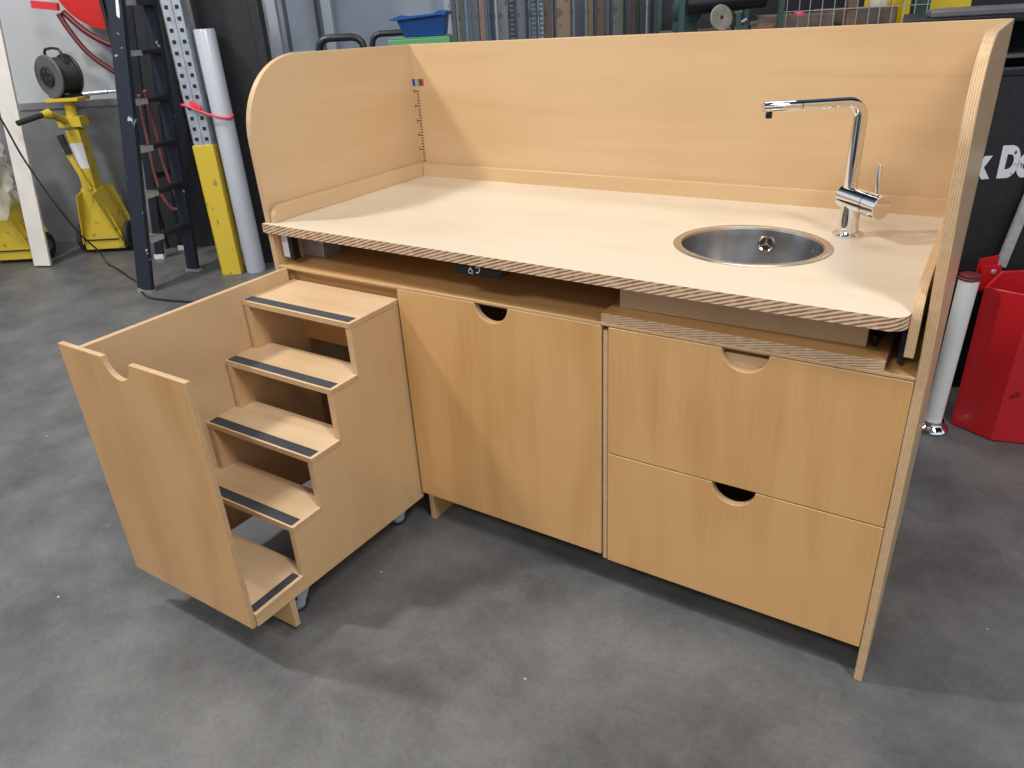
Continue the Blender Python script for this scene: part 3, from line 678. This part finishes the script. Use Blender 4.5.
# table that carries green lid and blue bin
tb = thing('side_table', 'plain grey table hidden behind the cabinet under the green lid', 'table', R(-.35, 3.95, 0))
b = MB(RF); b.box(-.54, -.18, 3.80, 4.15, 1.175, 1.195, M['grey']); b.build('tabletop', tb)
for a_ in (-.52, -.22):
    for c_ in (3.82, 4.11): b = MB(RF); b.box(a_, a_+.025, c_, c_+.025, 0, 1.175, M['grey']); b.build('leg', tb)
b = MB(RF); b.box(-.522, -.235, 3.79, 4.13, 1.197, 1.249, M['green']); b.box(-.515, -.242, 3.80, 4.12, 1.249, 1.255, M['green']); tag(b.build('green_lid', bevel=.004), 'flat green plastic lid under the blue bin behind the cabinet', 'lid')
bb = thing('blue_bin', 'dark blue plastic storage bin with a wide rim standing on the green lid', 'bin', R(-.36, 3.95, 1.257))
b = MB(RF)
def ring(x0, x1, y0, y1, z): return b.vs([(x0, y0, z), (x1, y0, z), (x1, y1, z), (x0, y1, z)])
a1 = ring(-.447, -.262, 3.82, 4.10, 1.2565); a2 = ring(-.478, -.248, 3.80, 4.12, 1.343); a3 = ring(-.470, -.256, 3.807, 4.113, 1.343); a4 = ring(-.440, -.27, 3.827, 4.093, 1.262)
b.face(list(reversed(a1)), M['blue']); b.face(a4, M['blue'])
for A_, B_ in ((a1, a2), (a2, a3), (a3, a4)):
    for i in range(4): b.face([A_[i], A_[(i+1) % 4], B_[(i+1) % 4], B_[i]], M['blue'])
b.build('tub', bb, .003)
b = MB(RF); b.prism([(-.505, 1.330), (-.49, 1.328), (-.245, 1.345), (-.232, 1.362), (-.275, 1.364), (-.30, 1.352), (-.41, 1.346), (-.45, 1.352), (-.50, 1.340)], 'y', 3.785, 3.80, M['blue']); b.box(-.497, -.478, 3.80, 4.13, 1.330, 1.343, M['blue']); b.box(-.248, -.233, 3.80, 4.13, 1.343, 1.360, M['blue']); b.build('rim', bb, .002)

# steel stock standing upright
stock = [ # pixel-free: offset in metres from the left end, width, kind, colour
 (.02, .035, 'flat', 'pale'), (.055, .03, 'pipe', 'grey'), (.10, .045, 'flat', 'olive'), (.135, .025, 'pipe', 'blue'), (.165, .028, 'flat', 'bluegrey'),
 (.195, .024, 'pipe', 'pale'), (.225, .028, 'flat', 'rust'), (.252, .02, 'pipe', 'blue'), (.283, .034, 'flat', 'bluegrey'), (.312, .02, 'pipe', 'pale'),
 (.352, .055, 'flat', 'grey'), (.404, .05, 'slot', 'bluegrey'), (.455, .034, 'flat', 'bluegrey'), (.482, .018, 'pipe', 'grey'), (.535, .05, 'slot', 'blue'), (.577, .034, 'slot', 'bluegrey'),
 (.624, .046, 'flat', 'brown'), (.658, .022, 'pipe', 'pale'), (.712, .078, 'flat', 'tan'), (.762, .022, 'pipe', 'grey'), (.786, .016, 'pipe', 'pale'),
 (.850, .024, 'pipe', 'grey'), (.880, .036, 'flat', 'tan'), (.906, .016, 'pipe', 'pale'), (.935, .04, 'flat', 'brown'), (.972, .03, 'flat', 'bluegrey'), (1.000, .018, 'pipe', 'pale'),
 (1.038, .054, 'flat', 'olive'), (1.080, .02, 'pipe', 'grey'), (1.108, .016, 'pipe', 'pale'), (1.132, .02, 'flat', 'brown'), (1.160, .026, 'flat', 'olive'), (1.186, .018, 'pipe', 'blue'),
 (1.214, .016, 'pipe', 'pale'), (1.240, .018, 'pipe', 'grey'), (1.268, .034, 'flat', 'bluegrey'), (1.300, .022, 'pipe', 'blue'), (1.330, .03, 'flat', 'dark'), (1.362, .022, 'pipe', 'teal'), (1.392, .018, 'pipe', 'pale')]
SC = {'pale': (.27, .30, .33), 'grey': (.15, .16, .17), 'olive': (.13, .14, .12), 'blue': (.12, .18, .25), 'bluegrey': (.09, .11, .14), 'rust': (.20, .11, .08),
      'brown': (.10, .065, .05), 'tan': (.19, .135, .09), 'dark': (.03, .03, .035), 'teal': (.10, .15, .16)}
SM = {k: speckled('stock_'+k, c, tuple(x*.55 for x in c), .58, 12, .45, .3 if k in ('pale', 'blue', 'grey') else 0) for k, c in SC.items()}
KW = {'flat': 'flat bar', 'pipe': 'round pipe', 'slot': 'slotted strip'}
CW = {'pale': 'pale silver', 'grey': 'mid grey', 'olive': 'olive grey', 'blue': 'steel blue', 'bluegrey': 'dark blue-grey', 'rust': 'rust-stained', 'brown': 'dark brown', 'tan': 'tan brown', 'dark': 'blackish', 'teal': 'grey-green'}
ORD = 'first second third fourth fifth sixth seventh eighth ninth tenth eleventh twelfth'.split()
cnt = {}; tot = {}
for _, _, k, c_ in stock: tot[(k, c_)] = tot.get((k, c_), 0)+1
for i, (du, w_, k, c_) in enumerate(stock):
    u_ = -.325+du; v_ = 4.90 + .07*((i*7) % 3); top = 1.75+.04*((i*5) % 9)
    b = MB(RF)
    if k == 'pipe': b.cyl((u_, v_, 0.0), (u_, v_, top), w_/2, SM[c_], 14)
    elif k == 'flat': b.box(u_-w_/2, u_+w_/2, v_, v_+.012, 0, top, SM[c_])
    else:
        b.box(u_-w_/2, u_+w_/2, v_, v_+.004, 0, top, SM[c_]); b.box(u_-w_/2, u_-w_/2+.004, v_-.015, v_, 0, top, SM['pale'])
        z = 1.0
        while z < top-.03:
            b.box(u_-w_*.18, u_+w_*.36, v_-.003, v_, z, z+.012, SM['pale']); z += .026
    cnt[(k, c_)] = cnt.get((k, c_), 0)+1
    if tot[(k, c_)] == 1: lab = 'only %s %s among the upright stock behind the back panel' % (CW[c_], KW[k])
    else: lab = '%s from left of the %s %ss in the upright stock behind the cabinet' % (ORD[cnt[(k, c_)]-1], CW[c_], KW[k])
    nm = {'pipe': 'steel_pipe', 'flat': 'steel_bar', 'slot': 'slotted_strip'}[k]
    tag(b.build(nm), lab, {'pipe': 'pipe', 'flat': 'bar', 'slot': 'strip'}[k], 'metal stock stored upright')

# ------------------------------------------------------------------ background, right: rack and cage
b = MB(RF); b.box(1.12, 3.4, 4.55, 5.15, 0, 2.2, M['blackboard']); b.box(1.14, 2.2, 4.54, 4.55, .1, 2.15, M['black']); b.box(2.22, 3.38, 4.54, 4.55, .1, 2.15, M['black'])
tag(b.build('storage_cabinet', bevel=.004), 'large black storage cabinet in the dark behind the wire cage', 'cabinet')
rk = thing('storage_rack', 'dark steel rack with green posts holding small tools behind the cabinet', 'rack', R(1.03, 3.8, 0))
b = MB(RF); b.box(.80, 1.24, 3.56, 4.10, 1.195, 1.215, M['card']); b.build('shelf', rk)
b = MB(RF); b.box(.80, 1.24, 3.56, 4.10, .50, .52, M['card']); b.build('shelf', rk)
b = MB(RF); b.box(.80, 1.24, 4.08, 4.10, 1.215, 1.9, M['blackboard']); b.build('backboard', rk)
for (a_, c_) in ((.79, 3.57), (1.226, 3.57), (.79, 4.07), (1.226, 4.07)):
    b = MB(RF); b.box(a_, a_+.022, c_, c_+.022, 0, 1.95, M['teal']); b.build('post', rk)
b = MB(RF); b.cyl((.83, 3.66, 1.330), (1.20, 3.72, 1.345), .045, M['black'], 24); b.cyl((.82, 3.658, 1.330), (1.21, 3.722, 1.345), .02, M['rubber'], 16)
tag(b.build('black_roll'), 'black rubber roll lying across the tools on the rack', 'roll')
b = MB(RF)
b.box(.83, .92, 3.78, 3.90, 1.216, 1.26, M['teal']); b.lathe([(0, -.05), (.06, -.05), (.07, -.02), (.07, .02), (.06, .05), (0, .05)], (.885, 3.83, 1.315), M['teal'], 24, (0, 1, 0)); b.box(.90, .93, 3.76, 3.79, 1.30, 1.315, M['white'])
tag(b.build('machine_motor'), 'dark green machine motor at the left end of the rack', 'motor')
b = MB(RF); b.lathe([(.009, -.012), (.009, .0), (.052, .0), (.055, -.006), (.052, -.012), (.009, -.012)], (.985, 3.60, 1.2720), plain('worn_disc', (.22, .20, .17), .7, 0, .2, 20), 32, (.3, -1, .2)); tag(b.build('grinding_disc'), 'pale round grinding disc leaning in the rack', 'disc')
b = MB(RF); b.box(1.045, 1.105, 3.60, 3.66, 1.216, 1.235, M['teal']); b.bar((1.065, 3.62, 1.235), (1.06, 3.62, 1.285), .022, .02, M['teal']); b.cyl((1.045, 3.62, 1.285), (1.078, 3.62, 1.288), .009, M['teal'], 12); b.bar((1.075, 3.61, 1.25), (1.098, 3.61, 1.262), .008, .008, M['zinc'], (0, 0, 1)); tag(b.build('clamp', loc=R(1.07, 3.62, 1.216)), 'small green steel clamp standing in the rack', 'clamp')
b = MB(RF); b.box(1.12, 1.225, 3.60, 3.68, 1.216, 1.238, M['brown']); b.bar((1.11, 3.59, 1.243), (1.2, 3.62, 1.250), .014, .01, M['grey'], (0, 0, 1)); tag(b.build('wood_block'), 'reddish brown block at the right end of the rack', 'block')
cg = thing('mesh_cage', 'steel wire mesh cage pallet right of the dark tool rack', 'cage', R(1.6, 3.8, 0))
b = MB(RF)
k = 0; x_ = 1.27
while x_ < 1.90: b.cyl((x_, 3.60, .15), (x_+.004*sin(k*2.1), 3.60, 1.75), .0018, M['zinc'], 6); x_ += .052; k += 1
z_ = .28
while z_ < 1.75: b.cyl((1.26, 3.603, z_), (1.91, 3.603, z_), .0018, M['zinc'], 6); z_ += .1
b.build('mesh_panel', cg)
b = MB(RF); b.box(1.545, 1.585, 3.61, 3.65, 0, 1.80, M['brown']); b.build('post', cg)['label'] = 'brown steel middle post'
b = MB(RF); b.box(1.872, 1.912, 3.61, 3.66, 0, 1.80, M['teal']); b.build('post', cg)
b = MB(RF); b.box(1.26, 1.912, 3.66, 4.3, .10, .14, M['card']); b.build('floor_tray', cg)
b = MB(RF); b.box(1.30, 1.54, 3.72, 4.15, .14, 1.262, M['card']); tag(b.build('cardboard_box', bevel=.004), 'brown box standing inside the mesh cage left of its brown post', 'box')
b = MB(RF); b.box(1.60, 1.83, 3.74, 4.15, .14, 1.275, M['card']); tag(b.build('cardboard_box', bevel=.004), 'brown box standing inside the mesh cage right of its brown post', 'box')
b = MB(RF); b.cyl((1.385, 3.76, 1.263), (1.385, 3.76, 1.268), .03, M['pink'], 20); b.cyl((1.385, 3.76, 1.268), (1.385, 3.76, 1.274), .024, M['pink'], 20, .02); tag(b.build('red_disc'), 'small pinkish red disc on top of the left box in the cage', 'disc')
b = MB(RF); b.lathe([(0, 0), (.042, 0), (.045, .005), (.045, .03), (.03, .045), (.018, .05), (.018, .06), (0, .06)], (1.765, 3.80, 1.276), M['film'], 24); tag(b.build('jar'), 'small clear plastic jar on top of the right box in the cage', 'jar')
b = MB(RF); b.box(1.835, 1.868, 3.70, 4.1, .14, 1.42, M['yellow2']); tag(b.build('yellow_board'), 'narrow yellow board inside the cage beside its right post', 'board')
b = MB(RF); b.box(1.995, 2.205, 3.80, 3.86, 0, 1.52, M['yellow2']); b.box(1.995, 2.205, 3.79, 3.80, 1.44, 1.46, M['yellow']); tag(b.build('yellow_sheet', bevel=.004), 'bright yellow upright sheet right of the mesh cage', 'sheet')
# workbench with dark slabs on the right
wb = thing('workbench', 'black topped steel workbench with shelves, at the right edge behind the cabinet', 'workbench', R(1.9, 3.0, 0))
b = MB(RF)
b.prism([(1.395, 2.80), (2.9, 2.80), (2.9, 3.45), (1.72, 3.45)], 'z', 1.232, 1.249, M['black']); b.build('benchtop', wb, .003)
for z in (1.10, 1.02): b = MB(RF); b.box(1.66, 2.88, 2.90, 3.4, z, z+.012, M['grey']); b.build('shelf', wb)
for (a_, c_) in ((1.66, 2.9), (2.84, 2.9), (1.84, 3.38), (2.84, 3.38)): b = MB(RF); b.box(a_, a_+.03, c_, c_+.03, 0, 1.232, M['black']); b.build('leg', wb)
b = MB(RF); b.box(1.80, 2.86, 3.42, 3.438, .02, 1.2, M['blackboard']); b.build('rear_panel', wb)
b = MB(RF); b.prism([(1.50, 2.815), (1.56, 2.805), (2.6, 2.805), (2.6, 3.2), (1.75, 3.2), (1.58, 3.0)], 'z', 1.250, 1.272, M['grey']); tag(b.build('grey_slab', bevel=.005), 'flat grey slab lying on the black workbench top at the right edge', 'slab')
# black display board with large letters
sg = thing('sign_board', 'black upright board with large worn white letters, right of the cabinet', 'sign', R(1.8, 2.44, 0))
b = MB(RF); b.box(1.36, 2.35, 2.42, 2.47, .0, 1.11, M['blackboard']); b.box(1.36, 2.35, 2.415, 2.42, 1.09, 1.11, M['black']); b.build('panel', sg, .006)
cu = bpy.data.curves.new('lettering', 'FONT'); cu.body = 'k Do'; cu.size = .128; cu.extrude = .001; cu.offset = .0085; cu.space_word = 1.7; cu.space_character = .98;
tx = text_mesh('lettering', cu, M['sign']); tx.parent = sg
tx.rotation_euler = (pi/2, 0, YAW); tx.scale = (.66, 1, 1); tx.location = R(1.519, 2.4175, .783) - Vector(sg.location)
tx['label'] = 'white letters k Do'
# silver post leaning before the sign
ps = thing('prop_post', 'silver bar with black lower end leaning before the sign at the right edge', 'post', R(1.68, 2.3, 0))
b = MB(RF); b.bar((1.645, 2.36, .49), (1.735, 2.405, .84), .032, .012, M['alu']); b.build('upper_bar', ps)
b = MB(RF); b.bar((1.63, 2.355, .02), (1.645, 2.36, .49), .028, .012, M['black']); b.build('lower_bar', ps)
# red tub
rt = thing('red_tub', 'glossy red folded plastic tub standing on the floor right of the cabinet', 'tub', R(1.65, 2.2, 0))
fl = [(1.470, 2.165), (1.536, 2.046), (1.76, 1.97), (1.98, 2.10), (1.93, 2.27), (1.57, 2.27)]
tp = [(1.478, 2.17), (1.556, 2.055), (1.80, 1.975), (2.03, 2.10), (1.97, 2.29), (1.60, 2.29)]
zt_ = [.495, .50, .495, .495, .50, .50]
b = MB(RF); n_ = len(fl)
o0 = b.vs([(a_, c_, .002) for a_, c_ in fl]); o1 = b.vs([(a_, c_, z) for (a_, c_), z in zip(tp, zt_)])
cu_, cv_ = 1.74, 2.14
ins = lambda a_, c_: (a_+(cu_-a_)*.035, c_+(cv_-c_)*.07)
i1 = b.vs([(*ins(a_, c_), z) for (a_, c_), z in zip(tp, zt_)]); i0 = b.vs([(*ins(a_, c_), .012) for a_, c_ in fl])
b.face(o0, M['red']); b.face(i0, M['red'])
for A_, B_ in ((o0, o1), (o1, i1), (i1, i0)):
    for i in range(n_): b.face([A_[i], A_[(i+1) % n_], B_[(i+1) % n_], B_[i]], M['red'])
b.build('body', rt, .003)
b = MB(RF); b.box(1.545, 1.61, 2.30, 2.31, .43, .515, M['red']); b.prism([(1.55, .43), (1.61, .43), (1.61, .54), (1.55, .53)], 'y', 2.325, 2.335, M['red']); b.build('rear_flap', rt)
b = MB(RF); b.lathe([(0, -.004), (.008, -.003), (.009, 0)], (1.585, 2.30, .495), M['zinc'], 14, (0, 1, 0)); b.build('rivet', rt)
# white roll post
wr = thing('barrier_post', 'white cylinder post with red cap and chrome foot between cabinet and red tub', 'post', R(1.405, 2.14, 0))
b = MB(RF); b.cyl((1.390, 2.14, .03), (1.414, 2.155, .53), .026, M['white'], 32, .029); b.build('cylinder', wr)
b = MB(RF); b.lathe([(0, 0), (.032, 0), (.033, .004), (.029, .008), (.030, .013), (.026, .016), (0, .016)], (1.414, 2.155, .530), M['hose'], 32); b.build('cap', wr)
b = MB(RF); b.lathe([(0, .001), (.048, .001), (.052, .008), (.048, .018), (.038, .024), (.034, .03), (.034, .04), (.0, .04)], (1.390, 2.14, 0), M['chrome'], 36); b.build('foot_ring', wr)
